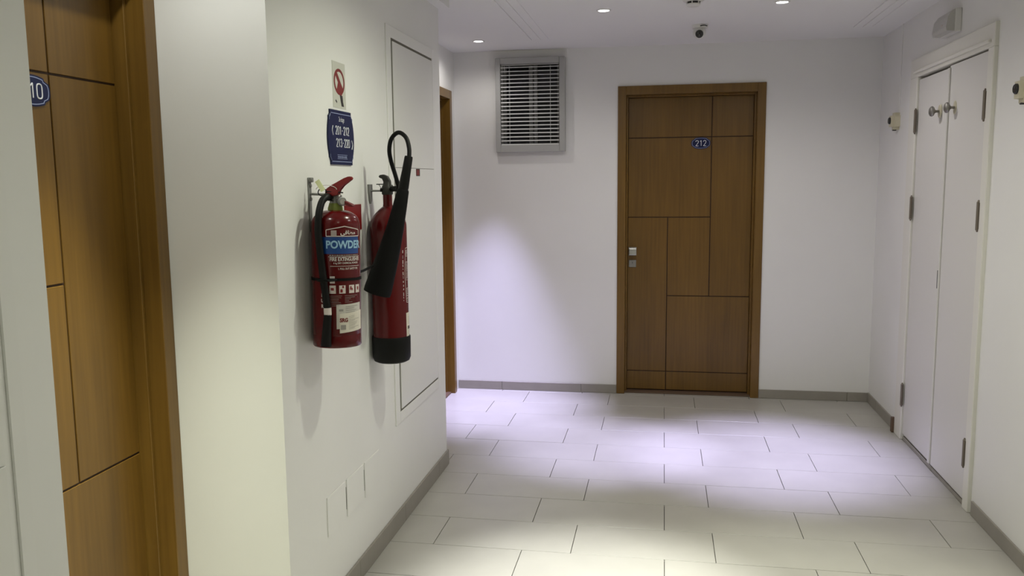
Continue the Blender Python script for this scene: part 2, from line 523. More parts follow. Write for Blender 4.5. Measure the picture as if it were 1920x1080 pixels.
for xx in (-1.171, -0.770):
    obj('sash_stile', B((xx, xx + 0.024, 6.235, 6.27, 1.823, 2.399), bevel=0.002), 'mullion', wn)
bl = tag(thing('venetian_blind', 'white venetian blind with tilted slats hanging inside the small window', 'blind', (-0.958, 6.118, 1.83)))
bx0, bx1 = ox0f + 0.003, ox1f - 0.003
obj('head_rail', B((bx0, bx1, 6.112, 6.132, oz1f - 0.009, oz1f - 0.001), bevel=0.002), 'aluminium', bl)
NS = 21
z_top, z_bot = oz1f - 0.022, oz0f + 0.008
bm = bmesh.new()
pts = []
for i in range(6):
    t = i / 5 - 0.5
    pts.append((t * 0.022, 0.0016 * (1 - 4 * t * t)))
tilt = math.radians(14)
out = []
for (yy, zz) in pts + [(p[0], p[1] - 0.0034) for p in reversed(pts)]:
    out.append((yy * math.cos(tilt) + zz * math.sin(tilt), -(-yy * math.sin(tilt)) + zz * math.cos(tilt)))
prism(bm, out, bx1 - bx0, lambda u, v, d: Vector((bx0 + 0.958 + d, u, v)))
bmesh.ops.recalc_face_normals(bm, faces=bm.faces)
slat_me = bpy.data.meshes.new('slat')
bm.to_mesh(slat_me); bm.free()
slat_me.materials.append(MATS['blind'])
for i in range(NS):
    o = bpy.data.objects.new('slat', slat_me)
    COL.objects.link(o)
    o.parent = bl
    o.location = (0, 0, z_top + (z_bot - z_top) * i / (NS - 1) - 1.83)
for xx in (-1.101, -0.805):
    for yy in (6.1055, 6.1305):
        bm = bmesh.new(); tube(bm, [(xx, yy, oz1f - 0.012), (xx, yy, z_bot)], 0.0005, 6)
        obj('ladder_cord', bm, 'blind', bl)
bm = bmesh.new(); tube(bm, [(-1.135, 6.103, oz1f - 0.012), (-1.133, 6.1025, oz1f - 0.06)], 0.0010, 6)
obj('tilt_cord', bm, 'blind', bl)
obj('bottom_rail', B((bx0, bx1, 6.107, 6.129, oz0f + 0.0005, oz0f + 0.0035), bevel=0.001), 'aluminium', bl)

# ------------------------------------------------------------------ plates and signs
DIGITS = {'0': [[(0.25, 1.0), (0.42, 0.95), (0.49, 0.8), (0.5, 0.5), (0.49, 0.2), (0.42, 0.05), (0.25, 0.0), (0.08, 0.05), (0.01, 0.2), (0.0, 0.5), (0.01, 0.8), (0.08, 0.95), (0.25, 1.0)]],
          '1': [[(0.10, 0.80), (0.30, 1.0)], [(0.30, 1.0), (0.30, 0.0)]],
          '2': [[(0.01, 0.76), (0.06, 0.92), (0.24, 1.0), (0.42, 0.93), (0.48, 0.76), (0.42, 0.56), (0.24, 0.30), (0.01, 0.0)], [(0.01, 0.0), (0.50, 0.0)]],
          '3': [[(0.02, 0.84), (0.10, 0.96), (0.25, 1.0), (0.42, 0.94), (0.46, 0.76), (0.40, 0.60), (0.22, 0.54)], [(0.22, 0.54), (0.42, 0.47), (0.50, 0.28), (0.43, 0.07), (0.25, 0.0), (0.09, 0.04), (0.01, 0.17)]]}
def digit_bm(ch, h, wsc, rad, place):
    bm = bmesh.new()
    for path in DIGITS[ch]:
        P_ = [place((x - 0.25) * h * wsc, (y - 0.5) * h) for x, y in path]
        tube(bm, spline(P_, 4) if len(P_) > 2 else P_, rad, 6)
    return bm
def plate_outline(a, b):
    q = []
    for i in range(9):                         # top arc (right half)
        t = i / 8
        q.append((t * 0.66 * a, b * (1 - 0.16 * t * t)))
    q.append((0.70 * a, 0.68 * b))
    for i in range(9):                         # right side lobe
        ang = (1 - i / 8 * 2) * 0.9
        q.append((a * (0.84 + 0.16 * math.cos(ang * 1.25)), 0.52 * b * math.sin(ang * 1.25) / math.sin(1.125)))
    q.append((0.70 * a, -0.68 * b))
    for i in range(9):
        t = 1 - i / 8
        q.append((t * 0.66 * a, -b * (1 - 0.16 * t * t)))
    left = [(-x, y) for x, y in reversed(q[1:-1])]
    return q + left
def number_plate(label, loc, rotz, body):
    p = thing('number_plate', label, 'number plate', loc, rotz)
    o1 = plate_outline(0.067, 0.041)
    bm = bmesh.new(); prism(bm, o1, 0.004, lambda u, v, d: Vector((u, -d, v)))
    obj('plate_body', bm, 'sign_blue', p, world=False)
    bm = bmesh.new()
    ring_prism(bm, [(x * 0.92, y * 0.89) for x, y in o1], [(x * 0.885, y * 0.835) for x, y in o1], 0.0004, lambda u, v, d: Vector((u, -0.004 - d, v)))
    obj('plate_border', bm, 'sign_line', p, world=False)
    for i, ch in enumerate(body):
        obj('numeral', digit_bm(ch, 0.038, 1.0, 0.0021, lambda u, v: Vector(((i - 1) * 0.0265 + u, -0.0040, v))), 'sign_white', p, world=False)
    return p
number_plate('dark blue oval plate reading 212 on the end wall door', (0.2565, 6.238, 1.818), 0, '212')
number_plate('dark blue plate reading 210 partly hidden at the left edge', (-1.630, 2.000, 1.811), PI / 2, '210')

# blue direction sign on the pier wall
S3 = lambda u, v, d: Vector((XL + d, u, v))
ds = thing('direction_sign', 'dark blue floor sign with room number ranges above the extinguishers', 'sign', (XL, 2.9875, 1.7265))
W2, H2 = 0.1265, 0.0975
q = [(0.80, 1.0), (0.80, 0.86), (0.84, 0.80), (0.90, 0.76), (0.90, 0.66)]
for i in range(9):
    t = 1 - i / 8 * 2
    q.append((0.92 + 0.08 * (1 - t * t), 0.58 * t))
q += [(0.90, -0.66), (0.90, -0.74), (0.86, -0.78), (0.82, -0.86), (0.82, -1.0)]
outl = q + [(-x, y) for x, y in reversed(q)]
bm = bmesh.new(); prism(bm, [(x * W2, y * H2) for x, y in outl], 0.006, lambda u, v, d: Vector((d, u, v)))
obj('sign_panel', bm, 'sign_blue', ds, world=False)
for zz in (0.875, -0.885):
    obj('border_line', B((0.006, 0.0064, -0.76 * W2, 0.76 * W2, zz * H2 - 0.0011, zz * H2 + 0.0011)), 'sign_line', ds, world=False)
for sx in (-1, 1):
    for sy in (-1, 1):
        bm = bmesh.new()
        tube(bm, [(0.0062, sx * 0.80 * W2, sy * 0.84 * H2), (0.0062, sx * 0.83 * W2, sy * 0.77 * H2), (0.0062, sx * 0.88 * W2, sy * 0.71 * H2), (0.0062, sx * 0.88 * W2, sy * 0.62 * H2)], 0.0008, 4)
        obj('corner_line', bm, 'sign_line', ds, world=False)
for zz in (-0.635, -0.775):
    obj('border_line', B((0.006, 0.0064, -0.36 * W2, 0.40 * W2, zz * H2 - 0.0007, zz * H2 + 0.0007)), 'sign_line', ds, world=False)
def sign_text(body, size, xs, u, v, bold=0.0004, align='CENTER'):
    t = text_bm(body, size, xs, bold, align, 0.0002)
    for vv in t.verts: vv.co = Vector((0.0063 + vv.co.z, u + vv.co.x, v + vv.co.y))
    obj('lettering', t, 'sign_white', ds, world=False)
sign_text('2e étage', 0.0185, 0.60, 0.004, 0.0655, -0.0003)
for row, u0, v0 in (('201.212', 0.009, 0.026), ('213.220', 0.013, -0.0185)):
    for i, ch in enumerate(row):
        uu = u0 + (i - 3) * 0.0194
        if ch == '.':
            obj('dot', B((0.0058, 0.0066, uu - 0.0022, uu + 0.0022, v0 - 0.0022, v0 + 0.0022)), 'sign_white', ds, world=False)
        else:
            obj('numeral', digit_bm(ch, 0.029, 0.95, 0.0014, lambda u, v: Vector((0.0060, uu + u, v0 + v))), 'sign_white', ds, world=False)
for s_, u0, v0 in ((-1, -0.085, 0.024), (1, 0.104, -0.022)):
    pts = [(0.0063, u0 - s_ * 0.004, v0 + 0.0165), (0.0063, u0 + s_ * 0.0035, v0), (0.0063, u0 - s_ * 0.004, v0 - 0.0165)]
    bm = bmesh.new(); tube(bm, spline(pts, 4), 0.0016, 5)
    obj('arrow_bracket', bm, 'sign_white', ds, world=False)
# unreadable two-script line at the foot: plain strokes of its size
bm = bmesh.new()
u = -0.042
rr = random.Random(3)
while u < 0.046:
    wd = rr.uniform(0.002, 0.006)
    hh = rr.uniform(0.003, 0.0075)
    box(bm, 0.006, 0.0064, u, u + wd * 0.7, -0.0692 - hh / 2, -0.0692 + hh / 2)
    u += wd + 0.001
tag(obj('small_print', bm, 'sign_line', ds, world=False), kind='stuff')

# prohibition sticker on a clear plate above the blue sign
ns = thing('prohibition_sticker', 'pale sticker with red ring and slash above the blue sign', 'sticker', (XL, 2.993, 1.916))
W4, H4 = 0.062, 0.082
obj('sticker_sheet', B((0, 0.0012, -W4, W4, -H4, H4)), 'clear_plate', ns, world=False)
el = [(0.001 + 0.052 * math.cos(2 * PI * i / 40), 0.012 + 0.047 * math.sin(2 * PI * i / 40)) for i in range(40)]
el2 = [(0.001 + 0.041 * math.cos(2 * PI * i / 40), 0.012 + 0.0365 * math.sin(2 * PI * i / 40)) for i in range(40)]
bm = bmesh.new(); ring_prism(bm, el, el2, 0.0006, lambda a, b, d: Vector((0.0012 + d, a, b)))
obj('red_ring', bm, 'sticker_red', ns, world=False)
bm = bmesh.new(); prism(bm, [(-0.036, 0.036), (-0.020, 0.046), (0.038, -0.012), (0.024, -0.028)], 0.0005, lambda a, b, d: Vector((0.0012 + d, a, b)))
obj('red_slash', bm, 'sticker_red', ns, world=False)
bm = bmesh.new(); prism(bm, [(-0.010, 0.012), (0.006, 0.002), (0.026, -0.014), (0.038, -0.020), (0.020, -0.036), (-0.006, -0.034), (-0.026, -0.018), (-0.018, -0.004)], 0.00035, lambda a, b, d: Vector((0.0012 + d, a, b)))
obj('red_pictogram', bm, 'sticker_red', ns, world=False)
bm = bmesh.new()
prism(bm, [(0.002, -0.034), (0.028, -0.036), (0.032, -0.058), (0.040, -0.074), (0.018, -0.074), (0.010, -0.056)], 0.0007, lambda a, b, d: Vector((0.0012 + d, a, b)))
obj('dark_pictogram', bm, 'print_dark', ns, world=False)
bm = bmesh.new()
prism(bm, [(-0.042, -0.058), (-0.036, -0.053), (-0.026, -0.060), (-0.028, -0.066)], 0.0006, lambda a, b, d: Vector((0.0012 + d, a, b)))
obj('dark_mark', bm, 'print_dark', ns, world=False)

# red square fire sign behind the powder extinguisher
fs = thing('fire_sign', 'small plain red sign plate behind the powder extinguisher', 'sign', (XL, 3.09, 1.43))
obj('sign_panel', B((0, 0.003, -0.088, 0.088, -0.049, 0.050), bevel=0.0008), 'red_plastic', fs, world=False)
bm = bmesh.new(); ring_prism(bm, [(-0.082, -0.044), (0.082, -0.044), (0.082, 0.045), (-0.082, 0.045)], [(-0.080, -0.042), (0.080, -0.042), (0.080, 0.043), (-0.080, 0.043)], 0.0004, lambda a, b, d: Vector((0.003 + d, a, b)))
obj('sign_border', bm, 'red_dark', fs, world=False)

# little red sticker on the service panel
st = tag(obj('small_sticker', B((XL + 0.004, XL + 0.0048, 3.938, 4.000, 1.592, 1.626)), 'sticker_red'), 'tiny dark red square sticker on the white service panel', 'sticker')
bm = bmesh.new(); ring_prism(bm, [(3.938, 1.592), (4.000, 1.592), (4.000, 1.626), (3.938, 1.626)], [(3.946, 1.596), (3.992, 1.596), (3.992, 1.622), (3.946, 1.622)], 0.0003, lambda a, b, d: Vector((XL + 0.0048 + d, a, b)))
obj('sticker_border', bm, 'print_dark', st)

# ------------------------------------------------------------------ white service panels (framed covers)
def service_panel(label, y0, y1, z0, z1, i0, i1, j0, j1, seam, gl, gr, rec='recess_shade'):
    """white board sunk in a raised frame; gl, gr: open gap at its near and far side"""
    p = thing('service_panel', label, 'panel', (XL, (y0 + y1) / 2, z0))
    def fr(a, b, c, d):
        obj('panel_frame', B((XL - 0.001, XL + 0.005, a, b, c, d), bevel=0.002), 'wall', p)
    fr(y0, i0, z0, z1); fr(i1, y1, z0, z1); fr(i0, i1, j1, z1); fr(i0, i1, z0, j0)
    for a, b in ((j0 + 0.010, seam - 0.0010), (seam + 0.0010, j1 - 0.012)):
        obj('panel_board', B((XL - 0.001, XL + 0.004, i0 + gl, i1 - gr, a, b), bevel=0.0008), 'white_gloss', p)
    obj('panel_recess', B((XL - 0.0005, XL + 0.0006, i0, i1, j0, j1)), rec, p)  # backing sheet; its default colour paints in the gap shade
    return p
service_panel('tall white service panel with raised frame behind the hose extinguisher', 3.538, 4.300, 0.476, 2.233, 3.600, 4.265, 0.524, 2.184, 1.628, 0.026, 0.001)
service_panel('white framed service panel cut off at the left picture edge', 0.55, 1.350, 0.476, 2.233, 0.62, 1.313, 0.527, 2.180, 1.061, 0.010, 0.018, 'wall')

# three blank wall plates near the floor
for i, (a, b, lab) in enumerate(((2.735, 2.912, 'leftmost of three white blank wall plates above the skirting'),
                                 (2.925, 3.108, 'middle of three white blank wall plates above the skirting'),
                                 (3.122, 3.296, 'rightmost of three white blank wall plates above the skirting'))):
    p = thing('blank_plate', lab, 'wall plate', (XL, (a + b) / 2, 0.30), group='blank wall plates above the skirting')
    obj('cover_plate', B((XL - 0.001, XL + 0.004, a, b, 0.302, 0.448), bevel=0.0015), 'wall', p)
    if i < 2:
        obj('gap_shade_strip', B((XL - 0.001, XL + 0.0008, b + 0.001, b + 0.011, 0.333, 0.420)), 'black', p)  # black strip painted in for the shade of an open slit

# ------------------------------------------------------------------ fire extinguishers
def cyl_map(cx, cy, r, ang0, bm, z_off=0.0):
    """wrap a flat bmesh (x = arc length, y = height, z = out) on a vertical cylinder"""
    for v in bm.verts:
        a = ang0 + v.co.x / r
        rr_ = r + v.co.z
        v.co = Vector((cx + rr_ * math.cos(a), cy + rr_ * math.sin(a), z_off + v.co.y))
def sticker(u0, u1, v0, v1, out, nseg=14, shear=0.0):
    bm = bmesh.new()
    cols = []
    for i in range(nseg + 1):
        u = u0 + (u1 - u0) * i / nseg
        dz = shear * (i / nseg)
        cols.append([bm.verts.new((u, v0 + dz, out)), bm.verts.new((u, v1 + dz, out)), bm.verts.new((u, v1 + dz, 0)), bm.verts.new((u, v0 + dz, 0))])
    for A, C in zip(cols, cols[1:]):
        for k in range(4):
            bm.faces.new((A[k], C[k], C[(k + 1) % 4], A[(k + 1) % 4]))
    bm.faces.new(cols[0]); bm.faces.new(list(reversed(cols[-1])))
    return bm
def flat_line(pts, wd, out, lift, n=10):
    bm = bmesh.new()
    for (a, b) in zip(pts, pts[1:]):
        d = Vector((b[0] - a[0], b[1] - a[1])); l = d.length; d /= l
        nrm = Vector((-d.y, d.x)) * wd / 2
        prev = None
        for i in range(n + 1):
            p = Vector(a) + d * l * i / n
            c = (bm.verts.new((p.x + nrm.x, p.y + nrm.y, lift + out)), bm.verts.new((p.x - nrm.x, p.y - nrm.y, lift + out)))
            if prev: bm.faces.new((prev[0], prev[1], c[1], c[0]))
            prev = c
    return bm
def flat_text(body, size, u, v, xs, bold, lift, align='CENTER', rot=0.0):
    t = text_bm(body, size, xs, bold, align)
    c, s = math.cos(rot), math.sin(rot)
    for vv in t.verts:
        x, y = vv.co.x, vv.co.y
        vv.co = Vector((u + x * c - y * s, v + x * s + y * c, lift))
    return t

# ---- powder extinguisher (left), slightly leaning
AX, AY, Z0, RB = -1.0855, 2.680, 1.018, 0.0805
ex = thing('fire_extinguisher', 'red powder fire extinguisher with black hose hung on the wall, left of two', 'extinguisher', (AX, AY, Z0), group='wall-hung fire extinguishers')
lean = Matrix.Translation(Vector((AX, AY, Z0))) @ Matrix.Rotation(math.radians(0.6), 4, 'Y') @ Matrix.Rotation(math.radians(-1.6), 4, 'X') @ Matrix.Translation(-Vector((AX, AY, Z0)))
def xo(name, bm, m, parent=ex, smooth=True):
    bmesh.ops.transform(bm, matrix=lean, verts=bm.verts)
    return obj(name, bm, m, parent, smooth)
prof = [(0, 0.006), (0.060, 0.006), (0.066, 0.0), (0.0775, 0.0), (0.0805, 0.004), (0.0805, 0.040), (0.0798, 0.0415), (0.0805, 0.043), (RB, 0.405)]
for i in range(1, 11):
    a = i / 10 * PI / 2
    prof.append((0.020 + (RB - 0.020) * math.cos(a) ** 0.9, 0.405 + 0.050 * math.sin(a)))
bm = bmesh.new(); lathe(bm, prof, (AX, AY, Z0), 'Z', 56)
body = xo('cylinder', bm, 'red')
CA = math.radians(-48)         # label centre direction
rw = RB
def lab(name, bms, m, parent=body):
    out = bmesh.new()
    for b_ in bms: join_bm(out, b_)
    cyl_map(AX, AY, rw, CA, out)
    return xo(name, out, m, parent, False)
zt = lambda py: 1.376 - (py - 450) * 0.001786 - 0.006   # picture row on the label -> height
lab('label_blue_band', [sticker(-0.094, 0.060, zt(472), zt(441), 0.0004, 20)], 'label_blue')
lab('label_title', [flat_text('POWDER', 0.0245, 0.002, zt(455.5), 0.86, 0.0011, 0.0014)], 'print_sky')
lab('logo_outline', [flat_line([(-0.060, zt(439.5)), (-0.060, zt(428)), (0.000, zt(421.5)), (0.060, zt(428)), (0.060, zt(439.5)), (-0.060, zt(439.5))], 0.0026, 0.0, 0.0012)], 'print_pale')
lab('logo_script', [flat_text('\uFEF2\uFED3\uFE8E\uFEC4\uFEE3', 0.0125, 0.014, zt(433), 1.15, 0.0005, 0.0013)], 'print_pale')
for k in range(5):
    lab('logo_bar', [flat_line([(-0.044, zt(429.5 + k * 2)), (-0.026, zt(429.5 + k * 2))], 0.002, 0.0, 0.0012, 3)], 'print_pale')
for body_, sz_, u_, py_, xs_, bo_ in (('FIRE EXTINGUISHER', 0.0120, 0.006, 482, 0.72, 0.0004), ('6 kg DRY CHEMICAL POWDER', 0.0060, 0.008, 489, 0.78, 0.0001),
                                      ('1. PULL OUT SAFETY PIN', 0.0066, 0.014, 499.5, 0.72, 0.0001), ('2. SQUEEZE THE LEVER', 0.0066, 0.014, 519.5, 0.72, 0.0001)):
    lab('label_line', [flat_text(body_, sz_, u_, zt(py_), xs_, bo_, 0.0013)], 'print_pale')
lab('label_rule', [flat_line([(-0.054, zt(477)), (0.062, zt(477))], 0.0014, 0, 0.0012)], 'print_pale')
lab('label_rule', [flat_line([(-0.048, zt(494.5)), (0.062, zt(494.5))], 0.0014, 0, 0.0012)], 'print_pale')
for k, ch in enumerate('EXTINCTEUR'):
    lab('side_letter', [flat_text(ch, 0.0112, -0.0775, zt(477 + k * 10.2), 0.8, 0.0006, 0.0013)], 'print_pale')
# pictograms: little pale squares with red figures, and rows of fine print (bars where the words cannot be read)
for u0 in (-0.052, -0.020, 0.014, 0.042):
    lab('label_pictogram', [sticker(u0, u0 + 0.021, zt(545), zt(530), 0.0005, 4)], 'print_pale')
lab('label_pictogram', [sticker(-0.050, -0.034, zt(526), zt(513), 0.0005, 4)], 'print_pale')
rr = random.Random(11)
pf = []
for u0 in (-0.052, -0.020, 0.014, 0.042):
    for k in range(3):
        uu = u0 + rr.uniform(0.003, 0.012); vv = zt(rr.uniform(532, 541))
        pf.append(sticker(uu, uu + rr.uniform(0.004, 0.008), vv - 0.004, vv + 0.004, 0.0009, 2))
tag(lab('pictogram_figures', pf, 'label_red'), kind='stuff')
fp = []
for k in range(7):
    v = zt(549.5 + k * 3.0)
    fp.append(flat_line([(-0.052, v), (-0.052 + rr.uniform(0.025, 0.04), v)], 0.0010, 0, 0.0012))
    if k < 5: fp.append(flat_line([(-0.002, v), (-0.002 + rr.uniform(0.012, 0.05), v)], 0.0010, 0, 0.0012))
for v in (474.5,):
    u = -0.05
    while u < 0.058:
        wd = rr.uniform(0.002, 0.006); fp.append(flat_line([(u, zt(v)), (u + wd, zt(v))], 0.003, 0, 0.0012, 2)); u += wd + 0.002
tag(lab('fine_print', fp, 'print_grey'), kind='stuff')
lab('inspection_sticker', [sticker(-0.030, 0.066, zt(611), zt(566), 0.0009, 16, 0.004)], 'paper_grey')
i2 = lab('service_sticker', [sticker(-0.020, 0.072, zt(619), zt(583), 0.0018, 16, 0.008)], 'paper')
lab('sticker_logo', [flat_text('SRG', 0.0125, -0.006, zt(595), 0.85, 0.0008, 0.0024)], 'print_maroon')
fp = []
for k in range(9):
    v = zt(589 + k * 2.9)
    fp.append(flat_line([(0.010, v), (0.010 + rr.uniform(0.02, 0.05), v + 0.004)], 0.0010, 0, 0.0023))
for k in range(4):
    v = zt(570 + k * 3.6)
    fp.append(flat_line([(0.000, v), (0.000 + rr.uniform(0.03, 0.06), v + 0.002)], 0.0016, 0, 0.0014))
fp.append(flat_line([(-0.022, zt(576)), (-0.008, zt(576))], 0.007, 0, 0.0014, 3))
fp.append(flat_line([(-0.017, zt(608)), (0.000, zt(608))], 0.016, 0, 0.0022, 3))
tag(lab('sticker_print', fp, 'print_grey'), kind='stuff')
# neck, valve, levers
bm = bmesh.new(); lathe(bm, [(0.025, 0.452), (0.025, 0.462), (0.021, 0.474), (0.021, 0.478), (0, 0.478)], (AX, AY, Z0), 'Z', 28)
xo('neck_collar', bm, 'green_collar')
bm = bmesh.new(); lathe(bm, [(0.019, 0.476), (0.019, 0.484), (0.014, 0.488), (0.014, 0.500), (0, 0.500)], (AX, AY, Z0), 'Z', 24)
box(bm, AX - 0.022, AX + 0.020, AY - 0.013, AY + 0.013, Z0 + 0.486, Z0 + 0.508, bevel=0.004)
valve = xo('valve', bm, 'steel_dull')
zl = Z0 + 0.505
def lever_prism(bm, pts, half):
    prism(bm, pts, 2 * half, lambda u, v, d: Vector((AX + u, AY - 0.012 + d - half + 0.002, v)))
bm = bmesh.new()
lever_prism(bm, [(-0.026, zl), (-0.028, zl + 0.014), (-0.020, zl + 0.024), (-0.004, zl + 0.030), (0.010, zl + 0.040), (0.040, zl + 0.056), (0.056, zl + 0.062), (0.064, zl + 0.060), (0.065, zl + 0.052), (0.056, zl + 0.047), (0.034, zl + 0.034), (0.020, zl + 0.018), (0.018, zl), (0.0, zl - 0.004)], 0.012)
bmesh.ops.bevel(bm, geom=list(bm.edges), offset=0.0025, segments=2, affect='EDGES')
xo('squeeze_lever', bm, 'red_plastic')
bm = bmesh.new()
lever_prism(bm, [(0.014, zl - 0.012), (0.040, zl - 0.018), (0.066, zl - 0.030), (0.070, zl - 0.036), (0.064, zl - 0.039), (0.040, zl - 0.032), (0.014, zl - 0.026)], 0.011)
bmesh.ops.bevel(bm, geom=list(bm.edges), offset=0.002, segments=1, affect='EDGES')
xo('carry_handle', bm, 'red_dark')
bm = bmesh.new()
ga = math.radians(-38)
gc = Vector((AX + 0.026, AY - 0.018, Z0 + 0.484))
lathe(bm, [(0, 0), (0.0135, 0), (0.015, 0.003), (0.015, 0.012), (0.012, 0.014), (0.012, 0.0125), (0, 0.0125)], (0, 0, 0), 'X', 28)
bmesh.ops.transform(bm, matrix=Matrix.Translation(gc) @ Matrix.Rotation(ga, 4, 'Z'), verts=bm.verts)
g = xo('pressure_gauge', bm, 'zinc')
bm = bmesh.new(); lathe(bm, [(0, 0.0128), (0.0105, 0.0128), (0.0105, 0.0133), (0, 0.0133)], (0, 0, 0), 'X', 24)
bmesh.ops.transform(bm, matrix=Matrix.Translation(gc) @ Matrix.Rotation(ga, 4, 'Z'), verts=bm.verts)
xo('gauge_dial', bm, 'print_grey', g)
bm = bmesh.new(); tube(bm, [(AX + 0.012, AY - 0.010, Z0 + 0.490), tuple(gc)], 0.006, 10)
xo('gauge_stem', bm, 'steel_dull', g)
bm = bmesh.new()
pc = Vector((AX - 0.036, AY - 0.024, zl + 0.010))
tube(bm, [pc + Vector((0.014 * math.cos(t * 2 * PI / 20), 0.004 * math.sin(t * 2 * PI / 20), 0.012 * math.sin(t * 2 * PI / 20))) for t in range(21)], 0.0019, 8)
tube(bm, [(AX - 0.024, AY - 0.022, zl + 0.012), (AX + 0.034, AY - 0.016, zl + 0.008)], 0.0022, 8)
xo('safety_pin', bm, 'rubber')
bm = bmesh.new()
tube(bm, [(AX - 0.020 + 0.036 * math.cos(PI * t / 12), AY - 0.0265, zl + 0.018 + 0.014 * math.sin(PI * t / 12)) for t in range(13)], 0.0012, 6)
xo('seal_wire', bm, 'print_pale')
bm = bmesh.new(); box(bm, -0.0085, 0.0085, -0.0006, 0.0006, 0.0, 0.040)
bmesh.ops.transform(bm, matrix=Matrix.Translation(Vector((AX - 0.030, AY - 0.028, zl + 0.014))) @ Matrix.Rotation(math.radians(-33), 4, 'Y'), verts=bm.verts)
xo('inspection_tag', bm, 'tag_paper', smooth=False)
# hose and nozzle
def cp(rel_deg, rad, z):            # rel_deg relative to the viewing direction
    a = math.radians(-68 + rel_deg)
    return (AX + rad * math.cos(a), AY + rad * math.sin(a), z)
hp = spline([(AX - 0.016, AY - 0.012, Z0 + 0.497), cp(-42, 0.040, Z0 + 0.499), cp(-40, 0.066, Z0 + 0.484), cp(-37, 0.088, Z0 + 0.445), cp(-36, 0.096, Z0 + 0.39), cp(-33, 0.0955, Z0 + 0.33), cp(-27, 0.0945, Z0 + 0.24), cp(-22, 0.094, Z0 + 0.17), cp(-19, 0.094, Z0 + 0.128)], 6)
bm = bmesh.new(); tube(bm, hp, 0.0118, 14)
xo('hose', bm, 'rubber')
bm = bmesh.new(); tube(bm, [cp(-19, 0.094, Z0 + 0.137), cp(-18.5, 0.094, Z0 + 0.113)], 0.0126, 14)
xo('hose_band', bm, 'print_pale')
bm = bmesh.new(); tube(bm, [cp(-18.5, 0.094, Z0 + 0.115), cp(-20, 0.097, Z0 + 0.075), cp(-22, 0.099, Z0 + 0.010)], [0.0125, 0.014, 0.0175], 16)
xo('nozzle', bm, 'rubber')
# retaining strap, tied on to the neighbouring horn
zs = 1.246
bm = bmesh.new()
lathe(bm, [(RB + 0.0003, -0.0045), (RB + 0.0022, -0.0045), (RB + 0.0022, 0.0045), (RB + 0.0003, 0.0045), (RB + 0.0003, -0.0045)], (AX, AY, zs), 'Z', 56)
xo('strap', bm, 'rubber_matte')
bm = bmesh.new(); tube(bm, [cp(-46, RB + 0.004, zs), cp(-32, 0.111, zs), cp(-15, 0.110, zs), cp(0, RB + 0.004, zs)], 0.004, 8)
xo('strap_loop', bm, 'rubber_matte')
bm = bmesh.new(); tube(bm, [(-1.061, 2.768, zs), (-1.066, 2.90, zs + 0.001), (-1.090, 3.075, zs + 0.002)], 0.0048, 8)
tag(obj('strap_tie', bm, 'rubber_matte', None, True), 'thin black strap stretched between the two fire extinguishers', 'strap')
# wall bracket
bm = bmesh.new()
box(bm, XL + 0.0005, XL + 0.004, 2.680, 2.703, 1.400, 1.582, bevel=0.001)
box(bm, XL + 0.0005, XL + 0.014, 2.682, 2.701, 1.566, 1.582, bevel=0.002)
tube(bm, [(XL + 0.002, 2.691, 1.527), (AX - 0.018, 2.691, 1.5245)], 0.0042, 10)
for z in (1.555, 1.545 - 0.035):
    lathe(bm, [(0, 0.009), (0.005, 0.009), (0.0065, 0.004), (0.0065, 0.003)], (XL, 2.6915, z), 'X', 12)
br = tag(obj('wall_bracket', bm, 'zinc', None, True), 'grey steel wall bracket holding the powder extinguisher', 'bracket', 'extinguisher wall brackets')

# ---- carbon dioxide extinguisher (right) with discharge horn
BX, BY, BZ, BR = -1.094, 3.282, 0.832, 0.0735
e2 = thing('fire_extinguisher', 'red gas fire extinguisher with black horn and looped hose, right of two', 'extinguisher', (BX, BY, BZ), group='wall-hung fire extinguishers')
def eo(name, bm, m, parent=e2, smooth=True): return obj(name, bm, m, parent, smooth)
prof = [(0, 0.012), (BR - 0.006, 0.012), (BR, 0.018), (BR, 0.560)]
for i in range(1, 11):
    t = i / 10
    prof.append((0.020 + (BR - 0.020) * (math.cos(t * PI / 2) ** 0.85) * (1 - 0.15 * t), 0.560 + 0.075 * t ** 0.9))
prof += [(0.0185, 0.645), (0.0185, 0.690), (0, 0.690)]
bm = bmesh.new(); lathe(bm, prof, (BX, BY, BZ), 'Z', 56)
b2 = eo('cylinder', bm, 'red')
bm = bmesh.new(); lathe(bm, [(0, 0.0), (0.060, 0.0), (0.072, 0.006), (0.0775, 0.020), (0.0785, 0.104), (0.0765, 0.108), (0.0738, 0.108), (0.0738, 0.05)], (BX, BY, BZ), 'Z', 56)
eo('base_boot', bm, 'rubber')
bm = bmesh.new()
lathe(bm, [(0.020, 0.682), (0.0225, 0.686), (0.0225, 0.712), (0.017, 0.720), (0.015, 0.735), (0, 0.735)], (BX, BY, BZ), 'Z', 24)
box(bm, BX - 0.018, BX + 0.022, BY - 0.014, BY + 0.014, BZ + 0.690, BZ + 0.722, bevel=0.004)
eo('valve', bm, 'cast_metal')
bm = bmesh.new()
zz = BZ + 0.72
pts = [(0.016, zz - 0.006), (0.014, zz + 0.018), (0.004, zz + 0.036), (-0.012, zz + 0.043), (-0.028, zz + 0.041), (-0.033, zz + 0.034), (-0.026, zz + 0.028), (-0.016, zz + 0.027), (-0.010, zz + 0.012), (-0.012, zz - 0.006)]
prism(bm, pts, 0.020, lambda u, v, d: Vector((BX + u, BY - 0.010 + d, v)))
bmesh.ops.bevel(bm, geom=list(bm.edges), offset=0.002, segments=1, affect='EDGES')
eo('squeeze_lever', bm, 'cast_metal')
bm = bmesh.new(); tube(bm, [(BX - 0.012, BY - 0.015, zz + 0.004), (BX - 0.040, BY - 0.015, zz + 0.004)], 0.002, 8)
